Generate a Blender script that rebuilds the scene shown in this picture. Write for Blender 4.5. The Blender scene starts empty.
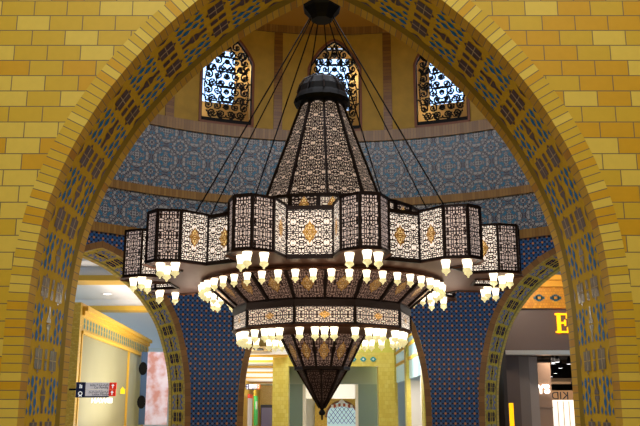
import bpy, math, random
import numpy as np
from mathutils import Vector, Matrix
random.seed(7); rng = np.random.RandomState(5)
sc = bpy.context.scene; C = sc.collection
R_ = math.radians
def V(*a): return Vector(a)
def lin(r, g, b):
    f = lambda c: c/12.92 if c <= .04045 else ((c+.055)/1.055)**2.4
    return (f(r/255), f(g/255), f(b/255), 1)

def point(name, loc, power, col=(1,.85,.65), r_=.3):
    l = bpy.data.lights.new(name, 'POINT'); l.energy = power; l.color = col; l.shadow_soft_size = r_
    o = bpy.data.objects.new(name, l); C.objects.link(o); o.location = loc; return o

# ------------------------------------------------------------------ mesh builder
class MB:
    def __init__(s): s.v = []; s.f = []; s.uv = []; s.m = []
    def face(s, pts, uv=None, m=0):
        b = len(s.v); s.v += [tuple(p) for p in pts]; s.f.append(list(range(b, b+len(pts))))
        s.uv.append(uv if uv else [(0, 0)]*len(pts)); s.m.append(m)
    def box(s, x0, x1, y0, y1, z0, z1, m=0):
        P = [(x0,y0,z0),(x1,y0,z0),(x1,y1,z0),(x0,y1,z0),(x0,y0,z1),(x1,y0,z1),(x1,y1,z1),(x0,y1,z1)]
        for q, ax in (((0,1,5,4),(0,2)),((1,2,6,5),(1,2)),((2,3,7,6),(0,2)),((3,0,4,7),(1,2)),((4,5,6,7),(0,1)),((3,2,1,0),(0,1))):
            s.face([P[i] for i in q], [(P[i][ax[0]], P[i][ax[1]]) for i in q], m)
    def bar(s, p, q, w, d, nrm=None, m=0):
        p, q = Vector(p), Vector(q); t = (q-p).normalized()
        n = Vector(nrm) if nrm is not None else (Vector((0,0,1)) if abs(t.z) < .9 else Vector((1,0,0)))
        n = (n - t*n.dot(t)).normalized(); b = t.cross(n)
        c = [(-1,-1),(1,-1),(1,1),(-1,1)]
        A = [p+b*(w/2*i)+n*(d/2*j) for i, j in c]; B = [q+b*(w/2*i)+n*(d/2*j) for i, j in c]
        for i in range(4): s.face([A[i], A[(i+1)%4], B[(i+1)%4], B[i]], m=m)
        s.face(A[::-1], m=m); s.face(B, m=m)
    def tube(s, p, q, r, n=8, m=0, r2=None):
        p, q = Vector(p), Vector(q); t = (q-p).normalized(); r2 = r if r2 is None else r2
        a = Vector((0,0,1)) if abs(t.z) < .9 else Vector((1,0,0)); a = (a-t*a.dot(t)).normalized(); b = t.cross(a)
        A = [p+(a*math.cos(k*2*math.pi/n)+b*math.sin(k*2*math.pi/n))*r for k in range(n)]
        B = [q+(a*math.cos(k*2*math.pi/n)+b*math.sin(k*2*math.pi/n))*r2 for k in range(n)]
        for i in range(n): s.face([A[i], A[(i+1)%n], B[(i+1)%n], B[i]], m=m)
        s.face(A[::-1], m=m); s.face(B, m=m)
    def lathe(s, prof, n=24, c=(0,0,0), ph=0, mf=None):
        for (r0, z0), (r1, z1), k in zip(prof[:-1], prof[1:], range(len(prof))):
            for i in range(n):
                a0 = ph+2*math.pi*i/n; a1 = ph+2*math.pi*(i+1)/n
                P = [(c[0]+r0*math.sin(a0), c[1]-r0*math.cos(a0), c[2]+z0), (c[0]+r0*math.sin(a1), c[1]-r0*math.cos(a1), c[2]+z0),
                     (c[0]+r1*math.sin(a1), c[1]-r1*math.cos(a1), c[2]+z1), (c[0]+r1*math.sin(a0), c[1]-r1*math.cos(a0), c[2]+z1)]
                if r0 < 1e-5: P = P[1:]
                elif r1 < 1e-5: P = P[:3]
                s.face(P, m=mf(k) if mf else 0)
    def build(s, name, mats, parent=None, smooth=False, off=(0,0,0), merge=False):
        me = bpy.data.meshes.new(name)
        me.from_pydata([(a[0]-off[0], a[1]-off[1], a[2]-off[2]) for a in s.v], [], s.f)
        uvl = me.uv_layers.new(name='UVMap')
        flat = [c for f in s.uv for p in f for c in p]; uvl.data.foreach_set('uv', flat)
        if not isinstance(mats, (list, tuple)): mats = [mats]
        for m in mats: me.materials.append(m)
        me.polygons.foreach_set('material_index', s.m)
        if merge or smooth:
            import bmesh
            bm = bmesh.new(); bm.from_mesh(me); bmesh.ops.remove_doubles(bm, verts=bm.verts, dist=1e-5)
            bmesh.ops.recalc_face_normals(bm, faces=bm.faces); bm.to_mesh(me); bm.free()
        if smooth: me.polygons.foreach_set('use_smooth', [True]*len(me.polygons))
        o = bpy.data.objects.new(name, me); C.objects.link(o)
        if parent is not None: o.parent = parent
        return o
def tag(o, label=None, cat=None, group=None, kind=None):
    if label: o['label'] = label
    if cat: o['category'] = cat
    if group: o['group'] = group
    if kind: o['kind'] = kind
    return o
def struct(o, label=None): return tag(o, label, kind='structure')
def empty(name, loc=(0,0,0), **k):
    o = bpy.data.objects.new(name, None); C.objects.link(o); o.location = loc; o.empty_display_size = .1
    return tag(o, **k)

# ------------------------------------------------------------------ materials
def newmat(name):
    m = bpy.data.materials.new(name); m.use_nodes = True; nt = m.node_tree; nt.nodes.clear()
    out = nt.nodes.new('ShaderNodeOutputMaterial'); return m, nt, out
class N:
    def __init__(s, nt): s.nt = nt
    def n(s, t, **k):
        x = s.nt.nodes.new(t)
        for a, b in k.items(): setattr(x, a, b)
        return x
    def l(s, a, b): s.nt.links.new(a, b)
    def set(s, sock, v):
        if hasattr(v, 'is_output'): s.l(v, sock)
        else: sock.default_value = v
    def math(s, op, a, b=None, c=None, clamp=False):
        x = s.n('ShaderNodeMath', operation=op, use_clamp=clamp); s.set(x.inputs[0], a)
        if b is not None: s.set(x.inputs[1], b)
        if c is not None: s.set(x.inputs[2], c)
        return x.outputs[0]
    def mix(s, f, a, b):
        x = s.n('ShaderNodeMix', data_type='RGBA'); s.set(x.inputs[0], f); s.set(x.inputs[6], a); s.set(x.inputs[7], b); return x.outputs[2]
    def uv(s):
        x = s.n('ShaderNodeSeparateXYZ'); s.l(s.n('ShaderNodeUVMap').outputs[0], x.inputs[0]); return x.outputs[0], x.outputs[1]
    def comb(s, a, b, c=0.):
        x = s.n('ShaderNodeCombineXYZ'); s.set(x.inputs[0], a); s.set(x.inputs[1], b); s.set(x.inputs[2], c); return x.outputs[0]
def plain(name, col, rough=.5, metal=0., emit=None, es=0., noise=0., nscale=8., spec=.5, bump=0.):
    m, nt, out = newmat(name); g = N(nt); b = g.n('ShaderNodeBsdfPrincipled'); g.l(b.outputs[0], out.inputs[0])
    b.inputs['Base Color'].default_value = col; b.inputs['Roughness'].default_value = rough; b.inputs['Metallic'].default_value = metal
    b.inputs['Specular IOR Level'].default_value = spec
    if noise or bump:
        t = g.n('ShaderNodeTexCoord'); nz = g.n('ShaderNodeTexNoise'); nz.inputs['Scale'].default_value = nscale; nz.inputs['Detail'].default_value = 4
        g.l(t.outputs['Object'], nz.inputs['Vector'])
        if noise: g.l(g.mix(nz.outputs[0], tuple(c*(1-noise) for c in col[:3])+(1,), tuple(min(1, c*(1+noise)) for c in col[:3])+(1,)), b.inputs['Base Color'])
        if bump:
            bp = g.n('ShaderNodeBump'); bp.inputs['Strength'].default_value = bump; g.l(nz.outputs[0], bp.inputs['Height']); g.l(bp.outputs[0], b.inputs['Normal'])
    if emit: b.inputs['Emission Color'].default_value = emit; b.inputs['Emission Strength'].default_value = es
    return m
def brick(name, cols, mortar, bw, rh, ms=.006, offset=.5, rough=.35, shift=(0,0), var=.06, bump=.4):
    """running bond; cols = list of (pos, colour) stops drawn per brick"""
    m, nt, out = newmat(name); g = N(nt); b = g.n('ShaderNodeBsdfPrincipled'); g.l(b.outputs[0], out.inputs[0])
    u, v = g.uv(); vec = g.comb(g.math('ADD', u, shift[0]), g.math('ADD', v, shift[1]))
    k = g.n('ShaderNodeTexBrick'); k.offset = offset; k.offset_frequency = 2; k.squash = 1
    k.inputs['Color1'].default_value = (0,0,0,1); k.inputs['Color2'].default_value = (1,1,1,1); k.inputs['Mortar'].default_value = (0,0,0,1)
    k.inputs['Scale'].default_value = 1; k.inputs['Mortar Size'].default_value = ms; k.inputs['Mortar Smooth'].default_value = .1
    k.inputs['Brick Width'].default_value = bw; k.inputs['Row Height'].default_value = rh; g.l(vec, k.inputs['Vector'])
    r = g.n('ShaderNodeValToRGB'); r.color_ramp.interpolation = 'CONSTANT'; e = r.color_ramp.elements
    e[0].position = cols[0][0]; e[0].color = cols[0][1]; e[1].position = cols[1][0]; e[1].color = cols[1][1]
    for p, c in cols[2:]: x = e.new(p); x.color = c
    g.l(k.outputs['Color'], r.inputs[0])
    nz = g.n('ShaderNodeTexNoise'); nz.inputs['Scale'].default_value = 14; nz.inputs['Detail'].default_value = 5; g.l(vec, nz.inputs['Vector'])
    hs = g.n('ShaderNodeHueSaturation'); g.l(r.outputs[0], hs.inputs['Color']); g.l(g.math('MULTIPLY_ADD', nz.outputs[0], var*2, 1-var), hs.inputs['Value'])
    g.l(g.mix(k.outputs['Fac'], hs.outputs[0], mortar), b.inputs['Base Color']); b.inputs['Roughness'].default_value = rough
    bp = g.n('ShaderNodeBump'); bp.inputs['Strength'].default_value = bump; bp.inputs['Distance'].default_value = .004
    g.l(g.math('SUBTRACT', 1, k.outputs['Fac']), bp.inputs['Height']); g.l(bp.outputs[0], b.inputs['Normal'])
    return m
YL, YM, YD = lin(222,200,84), lin(208,178,46), lin(208,164,18)
MORT = lin(120,108,80)
m_wall = brick('yellow_brick', [(0,YL),(.42,YM),(.72,YD)], MORT, .322, .1575, .005, shift=(.24+10.3, .1605), rough=.55)
m_vous = brick('yellow_voussoir', [(0,YL),(.42,YM),(.72,YD)], MORT, 5, .0785, .0045, offset=0, shift=(2.5,0), rough=.6)
m_edge = brick('golden_edge_brick', [(0,lin(206,166,44)),(.5,lin(196,154,34)),(.8,lin(186,136,28))], MORT, 5, .0785, .004, offset=0, shift=(2.5,0), rough=.7)
m_gold = plain('golden_tile_strips', lin(208,172,48), .75, noise=.1, nscale=30, spec=.1)
m_olive = plain('olive_plaster_strip', lin(142,120,36), .7, spec=.1)
m_brown = plain('aubergine_glazed_tile', lin(66,38,42), .32, noise=.35, nscale=16, spec=.5)
m_navyt = plain('navy_glazed_tile', lin(24,16,66), .9, spec=0, noise=.3, nscale=16)
m_bluet = plain('turquoise_glazed_tile', lin(24,112,190), .6, spec=.12, noise=.2, nscale=16)
m_bluet2 = plain('blue_glazed_tile', lin(20,92,176), .9, spec=0)
m_grout = plain('pale_grout', lin(190,175,150), .7)
m_tan = brick('tan_brick_band', [(0,lin(160,120,58)),(.4,lin(148,108,48)),(.75,lin(170,128,62))], lin(120,86,50), .075, 5, .004, offset=0, shift=(0,2.5))
m_tanarch = brick('tan_brick_arch', [(0,lin(150,108,60)),(.4,lin(138,98,54)),(.75,lin(160,116,62))], lin(112,80,46), 5, .15, .004, offset=0, shift=(2.5,0))
m_ochre = plain('ochre_plaster', lin(204,166,62), .6, noise=.3, nscale=3)
m_dome = plain('gold_dome_plaster', lin(190,140,45), .6, noise=.1, nscale=2)
m_stone = plain('polished_floor_stone', lin(205,190,165), .25, noise=.08, nscale=2)
m_white = plain('white_ceiling_paint', lin(242,238,232), .7)
m_hallc = plain('cream_ceiling_paint', lin(235,228,210), .7)
def mosaic(name):
    """checkerboard of small eight-point stars on cobalt"""
    m, nt, out = newmat(name); g = N(nt); b = g.n('ShaderNodeBsdfPrincipled'); g.l(b.outputs[0], out.inputs[0])
    u, v = g.uv(); P = .113
    fu = g.math('DIVIDE', u, P); fv = g.math('DIVIDE', v, P)
    iu = g.math('ROUND', fu); iv = g.math('ROUND', fv)
    du = g.math('ABSOLUTE', g.math('SUBTRACT', fu, iu)); dv = g.math('ABSOLUTE', g.math('SUBTRACT', fv, iv))
    par = g.math('PINGPONG', g.math('ADD', iu, iv), 1)
    dm = g.math('MAXIMUM', du, dv); ds = g.math('ADD', du, dv)
    star = g.math('MINIMUM', dm, g.math('MULTIPLY', ds, .71))
    s_in = g.math('LESS_THAN', star, .20)
    ring = g.math('MULTIPLY', g.math('LESS_THAN', star, .30), g.math('GREATER_THAN', star, .20))
    eu = g.math('SUBTRACT', .5, du); ev = g.math('SUBTRACT', .5, dv)
    dot1 = g.math('LESS_THAN', g.math('ADD', eu, g.math('MULTIPLY', dv, 1.0)), .24)
    dot2 = g.math('LESS_THAN', g.math('ADD', ev, g.math('MULTIPLY', du, 1.0)), .24)
    dot = g.math('MAXIMUM', dot1, dot2)
    base = g.mix(ring, lin(36,96,160), lin(28,62,128))
    st = g.mix(par, lin(214,146,84), lin(112,132,160))
    c = g.mix(s_in, base, st); c = g.mix(dot, c, lin(14,16,40))
    g.l(c, b.inputs['Base Color']); b.inputs['Roughness'].default_value = .3
    return m
m_mosaic = mosaic('cobalt_star_mosaic')
def arabesque(name):
    """mirrored girih field: pale tiles, teal petals, dark joints"""
    m, nt, out = newmat(name); g = N(nt); b = g.n('ShaderNodeBsdfPrincipled'); g.l(b.outputs[0], out.inputs[0])
    u, v = g.uv()
    pu = g.math('PINGPONG', u, .36); pv = g.math('PINGPONG', g.math('SUBTRACT', v, 6.0), .36)
    mx = g.math('MAXIMUM', pu, pv); mn = g.math('MINIMUM', pu, pv)   # eight-fold mirror
    vec = g.comb(mx, mn, 0)
    def vor(feat, sc_, x=0.):
        k = g.n('ShaderNodeTexVoronoi', feature=feat, voronoi_dimensions='3D'); k.inputs['Scale'].default_value = sc_; g.l(g.comb(g.math('ADD', mx, x), mn, 0.), k.inputs['Vector']); return k
    e = vor('DISTANCE_TO_EDGE', 14.5); c1 = vor('F1', 14.5)
    sep = g.n('ShaderNodeSeparateColor'); g.l(c1.outputs['Color'], sep.inputs[0])
    petal = g.math('MULTIPLY', g.math('GREATER_THAN', sep.outputs[0], .58), g.math('GREATER_THAN', e.outputs['Distance'], .16))
    rim = g.math('MULTIPLY', g.math('GREATER_THAN', sep.outputs[0], .58), g.math('GREATER_THAN', e.outputs['Distance'], .11))
    joint = g.math('LESS_THAN', e.outputs['Distance'], .06)
    col = g.mix(rim, lin(176,178,180), lin(34,36,74)); col = g.mix(petal, col, lin(48,128,168)); 
    dots = g.math('LESS_THAN', c1.outputs['Distance'], .16); col = g.mix(g.math('MULTIPLY', dots, g.math('LESS_THAN', sep.outputs[0], .3)), col, lin(58,40,74))
    col = g.mix(joint, col, lin(34,32,62))
    g.l(col, b.inputs['Base Color']); b.inputs['Roughness'].default_value = .35
    return m
m_arab = arabesque('arabesque_tiles')
def filigree(name, metal, glow, es, scale=25, thr=.085, metallic=.7, rough=.4, liner=(225,205,180)):
    """pierced sheet over a lit liner: mirrored repeats of rounded holes in a leafy web"""
    m, nt, out = newmat(name); g = N(nt)
    u, v = g.uv(); au = g.math('PINGPONG', u, .105); av = g.math('PINGPONG', v, .135)
    k = g.n('ShaderNodeTexVoronoi', feature='DISTANCE_TO_EDGE'); k.inputs['Scale'].default_value = scale; k.inputs['Randomness'].default_value = 1
    g.l(g.comb(au, av, 0.37), k.inputs['Vector'])
    k2 = g.n('ShaderNodeTexVoronoi', feature='SMOOTH_F1'); k2.inputs['Scale'].default_value = scale*1.9; k2.inputs['Smoothness'].default_value = .3
    g.l(g.comb(g.math('ADD', au, av), g.math('SUBTRACT', au, av), 0.1), k2.inputs['Vector'])
    hole = g.math('MULTIPLY', g.math('GREATER_THAN', k.outputs['Distance'], thr), g.math('GREATER_THAN', k2.outputs['Distance'], .27))
    b = g.n('ShaderNodeBsdfPrincipled'); b.inputs['Base Color'].default_value = metal; b.inputs['Metallic'].default_value = metallic; b.inputs['Roughness'].default_value = rough
    bp = g.n('ShaderNodeBump'); bp.inputs['Strength'].default_value = .6; bp.inputs['Distance'].default_value = .004; g.l(g.math('SUBTRACT', 1, hole), bp.inputs['Height']); g.l(bp.outputs[0], b.inputs['Normal'])
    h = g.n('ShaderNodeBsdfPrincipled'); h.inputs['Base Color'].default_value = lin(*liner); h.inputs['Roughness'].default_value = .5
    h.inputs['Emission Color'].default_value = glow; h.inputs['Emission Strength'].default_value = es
    mx = g.n('ShaderNodeMixShader'); g.l(hole, mx.inputs[0]); g.l(b.outputs[0], mx.inputs[1]); g.l(h.outputs[0], mx.inputs[2]); g.l(mx.outputs[0], out.inputs[0])
    return m
DM = lin(46,28,28)
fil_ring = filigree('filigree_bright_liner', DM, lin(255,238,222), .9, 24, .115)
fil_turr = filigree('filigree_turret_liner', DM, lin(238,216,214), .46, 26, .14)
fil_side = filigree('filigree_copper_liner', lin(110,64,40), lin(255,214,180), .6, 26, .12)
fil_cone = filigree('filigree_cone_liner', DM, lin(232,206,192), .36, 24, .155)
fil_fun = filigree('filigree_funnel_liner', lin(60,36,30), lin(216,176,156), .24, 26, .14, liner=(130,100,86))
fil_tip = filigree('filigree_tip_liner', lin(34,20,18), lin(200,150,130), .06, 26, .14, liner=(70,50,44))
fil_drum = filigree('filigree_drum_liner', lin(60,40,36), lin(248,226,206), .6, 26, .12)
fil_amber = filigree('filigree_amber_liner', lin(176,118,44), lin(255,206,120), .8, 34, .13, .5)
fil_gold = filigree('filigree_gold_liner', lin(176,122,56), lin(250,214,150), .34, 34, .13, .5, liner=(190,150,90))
m_iron = plain('dark_bronze', lin(34,20,19), .5, .6)
m_black = plain('black_iron', lin(9,8,11), .55, .1, spec=.22)
m_copper = plain('burnished_copper', lin(92,56,40), .55, .75, noise=.25, nscale=20)
m_goldm = plain('gilt_metal', lin(214,160,70), .35, .8)
m_glass_hot = plain('lit_frosted_glass', lin(255,244,220), .4, emit=lin(255,240,205), es=2.6)
m_glass_lip = plain('frosted_glass_lip', lin(238,228,180), .3, emit=lin(236,222,160), es=.75)

# ------------------------------------------------------------------ arch profiles
def smooth_profile(pts, n=26):
    P = [Vector((p[0], p[1])) for p in pts]; out = []
    for i in range(len(P)-1):
        a = P[i-1] if i > 0 else P[0]-(P[1]-P[0]); b, c = P[i], P[i+1]; d = P[i+2] if i+2 < len(P) else c+(c-b)
        for k in range(n):
            t = k/n
            out.append(.5*((2*b)+(c-a)*t+(2*a-5*b+4*c-d)*t*t+(3*b-a-3*c+d)*t**3))
    out.append(P[-1]); return out
class Arch:
    """half profile from apex down to the floor, by arc length; mirrored for the other side"""
    def __init__(s, pts, step=.05):
        q = smooth_profile(pts); L = [0]
        for a, b in zip(q[:-1], q[1:]): L.append(L[-1]+(b-a).length)
        s.q, s.L, s.len = q, L, L[-1]
    def at(s, t):
        t = max(0, min(s.len, t)); i = int(np.searchsorted(s.L, t))-1; i = max(0, min(len(s.q)-2, i))
        f = (t-s.L[i])/max(1e-9, s.L[i+1]-s.L[i]); return s.q[i].lerp(s.q[i+1], f)
    def nrm(s, t):
        a, b = s.at(t-.04), s.at(t+.04); d = (b-a).normalized(); return Vector((-d.y, d.x))*-1 if False else Vector((-d.y, d.x))
    def off(s, t, o):
        """point pushed outwards (away from the opening) by o"""
        p = s.at(t); n = s.nrm(t)
        if n.x < 0 and n.y < 0: n = -n
        q = p+n*o
        if t < .001 or q.x < 0: q = Vector((0, s.at(0).y+o*1.17)) if q.x <= 0 or t < .001 else q
        return q
big = Arch([(0,6.32),(.28,6.15),(.63,5.95),(1.05,5.65),(1.59,5.14),(2.01,4.6),(2.3,4.08),(2.48,3.62),(2.58,3.2),(2.635,2.7),(2.65,2.0),(2.65,0)])
small = Arch([(0,5.10),(.34,4.99),(.70,4.82),(1.18,4.46),(1.56,4.0),(1.86,3.42),(2.09,2.53),(2.17,1.6),(2.17,0)])

def tile_pattern(P=.66):
    """faces of one repeat as (material, polygon[(along, across)]); across runs 0..1"""
    T = []
    for c, w in ((.25,.24),(.75,.24)):
        h = w/2; g = .006
        for a0, a1 in ((.025,.118),(.124,.217)):
            for b0, b1 in ((c-h, c-.008),(c+.008, c+h)): T.append(('p', [(a0,b0),(a1,b0),(a1,b1),(a0,b1)]))
        T.append(('p', [(-.012,c),(.022,c-.045),(.022,c+.045)])); T.append(('p', [(.254,c),(.22,c-.045),(.22,c+.045)]))
        T.append(('g', [(.025,c-.008),(.217,c-.008),(.217,c+.008),(.025,c+.008)]))
        for b0, b1 in ((c-h,c-.008),(c+.008,c+h)): T.append(('g', [(.118,b0),(.124,b0),(.124,b1),(.118,b1)]))
    T.append(('p', [(.02,.455),(.115,.455),(.115,.545),(.02,.545)])); T.append(('p', [(.127,.455),(.222,.455),(.222,.545),(.127,.545)]))
    # vase
    a = .275
    T.append(('p', [(a,.465),(a+.10,.465),(a+.135,.42),(a+.165,.42),(a+.165,.58),(a+.135,.58),(a+.10,.535),(a,.535)]))
    T.append(('p', [(a+.172,.42),(a+.20,.42),(a+.235,.465),(a+.34,.465),(a+.34,.535),(a+.235,.535),(a+.20,.58),(a+.172,.58)]))
    def dia(a, b, l=.064, w=.04): T.append(('b', [(a-l,b),(a-l*.25,b-w),(a+l*.25,b-w),(a+l,b),(a+l*.25,b+w),(a-l*.25,b+w)]))
    for s in (-1, 1):
        for k in range(3): dia(.33+k*.122, .5+s*.37)
        for k in range(2): dia(.391+k*.122, .5+s*.255)
        dia(.30, .5+s*.25, .03, .03); dia(.60, .5+s*.25, .03, .03)
        dia(.325, .5+s*.13, .042, .03); dia(.58, .5+s*.13, .042, .03)
    # half diamonds and slivers on the two margins
    for b0, sg in ((0.0,1),(1.0,-1)):
        for k in range(3): T.append(('b', [(.29+k*.13,b0),(.37+k*.13,b0),(.33+k*.13,b0+sg*.05)]))
        T.append(('p', [(.03,b0),(.2,b0),(.115,b0+sg*.055)]))
    return T
TP = tile_pattern()
def soffit(mb, arch, mp, depth, lay, matidx, P=.677, shrink=.96, s0=.49):
    """mp(x, z, t) -> world; lay = [(t0, t1, kind)]"""
    n = int(arch.len/.06)
    for s in (-1, 1):
        ss = [arch.len*i/n for i in range(n+1)]
        for t0, t1, k in lay:
            for a, b in zip(ss[:-1], ss[1:]):
                pa, pb = arch.at(a), arch.at(b)
                q = [mp(s*pa.x,pa.y,t0), mp(s*pb.x,pb.y,t0), mp(s*pb.x,pb.y,t1), mp(s*pa.x,pa.y,t1)]
                uv = [(t0,a),(t0,b),(t1,b),(t1,a)]
                if s < 0: q.reverse(); uv.reverse()
                mb.face(q, uv, matidx[k])
            if k == 'tiles':
                W = t1-t0; e = -.005
                for r in range(-1, int(arch.len/P)+1):
                    for mk, poly in TP:
                        pts = []; c0, c1 = sum(p[0] for p in poly)/len(poly), sum(p[1] for p in poly)/len(poly)
                        for al, ac in poly:
                            al, ac = c0+(al-c0)*shrink, c1+(ac-c1)*shrink
                            d = r*P+al*P/.66+s0
                            if d > arch.len-.01 or d < .004: pts = None; break
                            p = arch.off(max(0,d), e); pts.append(mp(s*abs(p.x), p.y, t0+.01+ac*(W-.02)))
                        if pts: mb.face(pts if s > 0 else pts[::-1], None, matidx[mk])

# ------------------------------------------------------------------ camera
cam = bpy.data.objects.new('camera', bpy.data.cameras.new('camera')); C.objects.link(cam); sc.camera = cam
cam.location = (0,0,1.6); cam.rotation_euler = (R_(90+13.2), 0, 0)
cam.data.sensor_width = 36; cam.data.lens = 36*830/640; cam.data.clip_end = 300; cam.data.clip_start = .05

# ------------------------------------------------------------------ big front arch wall
YF, YB = 7.5, 8.9; ZT = 11.42
RC = Vector((.38, 12.45)); RR = 7.9
def wall_with_arch(mb, arch, o, y, flip, m, x1=7.4, zt=ZT):
    n = int(arch.len/.08); pts = [arch.off(arch.len*i/n, o) for i in range(n+1)]
    mx = 0
    prof = []
    for p in pts:
        if p.x > mx+1e-4 or not prof: prof.append(p); mx = max(mx, p.x)
    prof[0] = Vector((0, prof[0].y))
    for s in (-1, 1):
        for a, b in zip(prof[:-1], prof[1:]):
            q = [(s*a.x,y,a.y),(s*b.x,y,b.y),(s*b.x,y,zt),(s*a.x,y,zt)]; 
            if (s < 0) != flip: q.reverse()
            mb.face(q, [(p[0], p[2]) for p in q], m)
        e = prof[-1].x; q = [(s*e,y,0),(s*x1,y,0),(s*x1,y,zt),(s*e,y,zt)]
        if (s < 0) != flip: q.reverse()
        mb.face(q, [(p[0], p[2]) for p in q], m)
def arch_ring(mb, arch, o0, o1, y, m, mp=None, flip=False):
    n = int(arch.len/.06)
    for s in (-1, 1):
        for i in range(n):
            a, b = arch.len*i/n, arch.len*(i+1)/n
            P = [arch.off(a,o0), arch.off(b,o0), arch.off(b,o1), arch.off(a,o1)]
            if i == 0: P[0] = Vector((0, arch.at(0).y+o0*1.17)); P[3] = Vector((0, arch.at(0).y+o1*1.17))
            q = [mp(s*p.x,p.y,0) if mp else (s*p.x,y,p.y) for p in P]; uv = [(o0,a),(o0,b),(o1,b),(o1,a)]
            if (s > 0) != flip: q.reverse(); uv.reverse()
            mb.face(q, uv, m)
w = MB(); wall_with_arch(w, big, .185, YF, False, 0); wall_with_arch(w, big, .0, YB, True, 0)
w.face([(-7.4,YF,ZT),(7.4,YF,ZT),(7.4,YB,ZT),(-7.4,YB,ZT)])
front = struct(w.build('wall_front', m_wall), 'yellow brick wall pierced by one huge pointed arch')
r = MB(); arch_ring(r, big, 0, .185, YF-.008, 0)
r.build('voussoir_ring', m_vous, front)
# soffit: brick edge, tile mosaic, plain strip, brick edge
fs = MB(); soffit(fs, big, lambda x, z, t: (x, YF-.008+t, z), 1.4, [(0,.18,'e'),(.18,1.07,'tiles'),(1.07,1.22,'o'),(1.22,1.41,'e')],
                  {'e':0,'tiles':1,'o':2,'p':3,'b':4,'g':5})
fs.build('mosaic_soffit', [m_edge, m_gold, m_olive, m_brown, m_bluet, m_grout], front)

# ------------------------------------------------------------------ rotunda
def cyl(w_, z, t=0, phi=0): 
    a = phi+w_/RR; r_ = RR+t; return (RC.x+r_*math.sin(a), RC.y+r_*math.cos(a), z)
AZ = [R_(-41.9), R_(-.3), R_(41.3)]
OUT = .14
def prof_outer(arch, o):
    n = 120; L = [arch.off(arch.len*i/n, o) for i in range(n+1)]; out = []; mx = -1
    for p in L:
        if p.x > mx+1e-4: out.append(p); mx = p.x
    out[0] = Vector((0, arch.at(0).y+o*1.17)); return out
po = prof_outer(small, OUT); hw = po[-1].x
def ztop(wd):
    wd = abs(wd)
    for a, b in zip(po[:-1], po[1:]):
        if a.x <= wd <= b.x+1e-6: return a.y+(b.y-a.y)*(wd-a.x)/max(1e-6,b.x-a.x)
    return 0
w = MB(); lim = R_(116.5)*RR
xs = list(np.arange(-lim, lim, .12))+[lim]
for a in AZ: xs += [a*RR+s*p.x for p in po for s in (-1,1)]
xs = sorted(set(round(float(x),4) for x in xs))
for x0, x1 in zip(xs[:-1], xs[1:]):
    mid = (x0+x1)/2; z0 = z1 = 0
    for a in AZ:
        d = mid-a*RR
        if abs(d) < hw: z0, z1 = ztop(min(hw, abs(x0-a*RR))), ztop(min(hw, abs(x1-a*RR)))
    w.face([cyl(x0,z0), cyl(x1,z1), cyl(x1,5.66), cyl(x0,5.66)], [(x0,z0),(x1,z1),(x1,5.66),(x0,5.66)])
rot = struct(w.build('wall_rotunda', m_mosaic), 'round wall of cobalt and orange star mosaic')
def cband(name, z0, z1, mat, t=0., lip=0., step=.15, parent=None):
    b = MB(); q = list(np.arange(-lim, lim, step))+[lim]
    for x0, x1 in zip(q[:-1], q[1:]):
        b.face([cyl(x0,z0,-t), cyl(x1,z0,-t), cyl(x1,z1,-t), cyl(x0,z1,-t)], [(x0,z0),(x1,z0),(x1,z1),(x0,z1)])
        if t > 0:
            b.face([cyl(x0,z0,0), cyl(x1,z0,0), cyl(x1,z0,-t), cyl(x0,z0,-t)], [(x0,z0-t),(x1,z0-t),(x1,z0),(x0,z0)])
            b.face([cyl(x0,z1,-t), cyl(x1,z1,-t), cyl(x1,z1,0), cyl(x0,z1,0)])
    return b.build(name, mat, parent)
cband('arabesque_field', 5.66, 8.3, m_arab, parent=rot)
for i, (z0, z1) in enumerate(((5.45,5.66),(6.52,6.71),(8.24,8.52))): struct(cband('trim_%d' % (i+1), z0, z1, m_tan, .05), 'tan brick string course running round the rotunda')
# drum with the three window openings
WAZ = [R_(-20.4), R_(0), R_(20.1)]; WH = .68; Z0, ZS, ZA = 8.55, 10.25, 11.06
def wtop(d):
    d = min(abs(d)/WH, 1); return ZS+(ZA-ZS)*(1-d**1.55)**.85
w = MB(); xs = list(np.arange(-lim, lim, .15))+[lim]
for a in WAZ: xs += [a*RR+WH*k/14 for k in range(-14,15)]
xs = sorted(set(round(float(x),4) for x in xs))
for x0, x1 in zip(xs[:-1], xs[1:]):
    mid = (x0+x1)/2; hit = [a for a in WAZ if abs(mid-a*RR) < WH]
    if hit:
        a = hit[0]*RR; t0, t1 = wtop(x0-a), wtop(x1-a)
        w.face([cyl(x0,8.5), cyl(x1,8.5), cyl(x1,Z0), cyl(x0,Z0)]); w.face([cyl(x0,t0), cyl(x1,t1), cyl(x1,11.3), cyl(x0,11.3)])
    else: w.face([cyl(x0,8.5), cyl(x1,8.5), cyl(x1,11.3), cyl(x0,11.3)])
drum = struct(w.build('wall_drum', m_ochre), 'ochre plastered upper drum of the rotunda')
cband('cornice_band', 11.22, 11.42, m_tan, .06, parent=drum)
pm = MB()
for a in (-31,-10.7,10,31):
    c = R_(a)*RR
    pm.face([cyl(c-.11,8.5,-.03), cyl(c+.11,8.5,-.03), cyl(c+.11,11.25,-.03), cyl(c-.11,11.25,-.03)], [(8.5,c),(8.5,c+.22),(11.25,c+.22),(11.25,c)])
    for s in (-1,1): pm.face([cyl(c+s*.11,8.5,-.03), cyl(c+s*.11,8.5,0), cyl(c+s*.11,11.25,0), cyl(c+s*.11,11.25,-.03)])
pm.build('brick_strip', brick('brown_brick_strip', [(0,lin(150,104,36)),(.5,lin(136,92,30)),(.8,lin(158,112,40))], lin(104,66,36), .09, 5, .005, offset=0, shift=(0,2.5)), drum)
d = MB()
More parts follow.
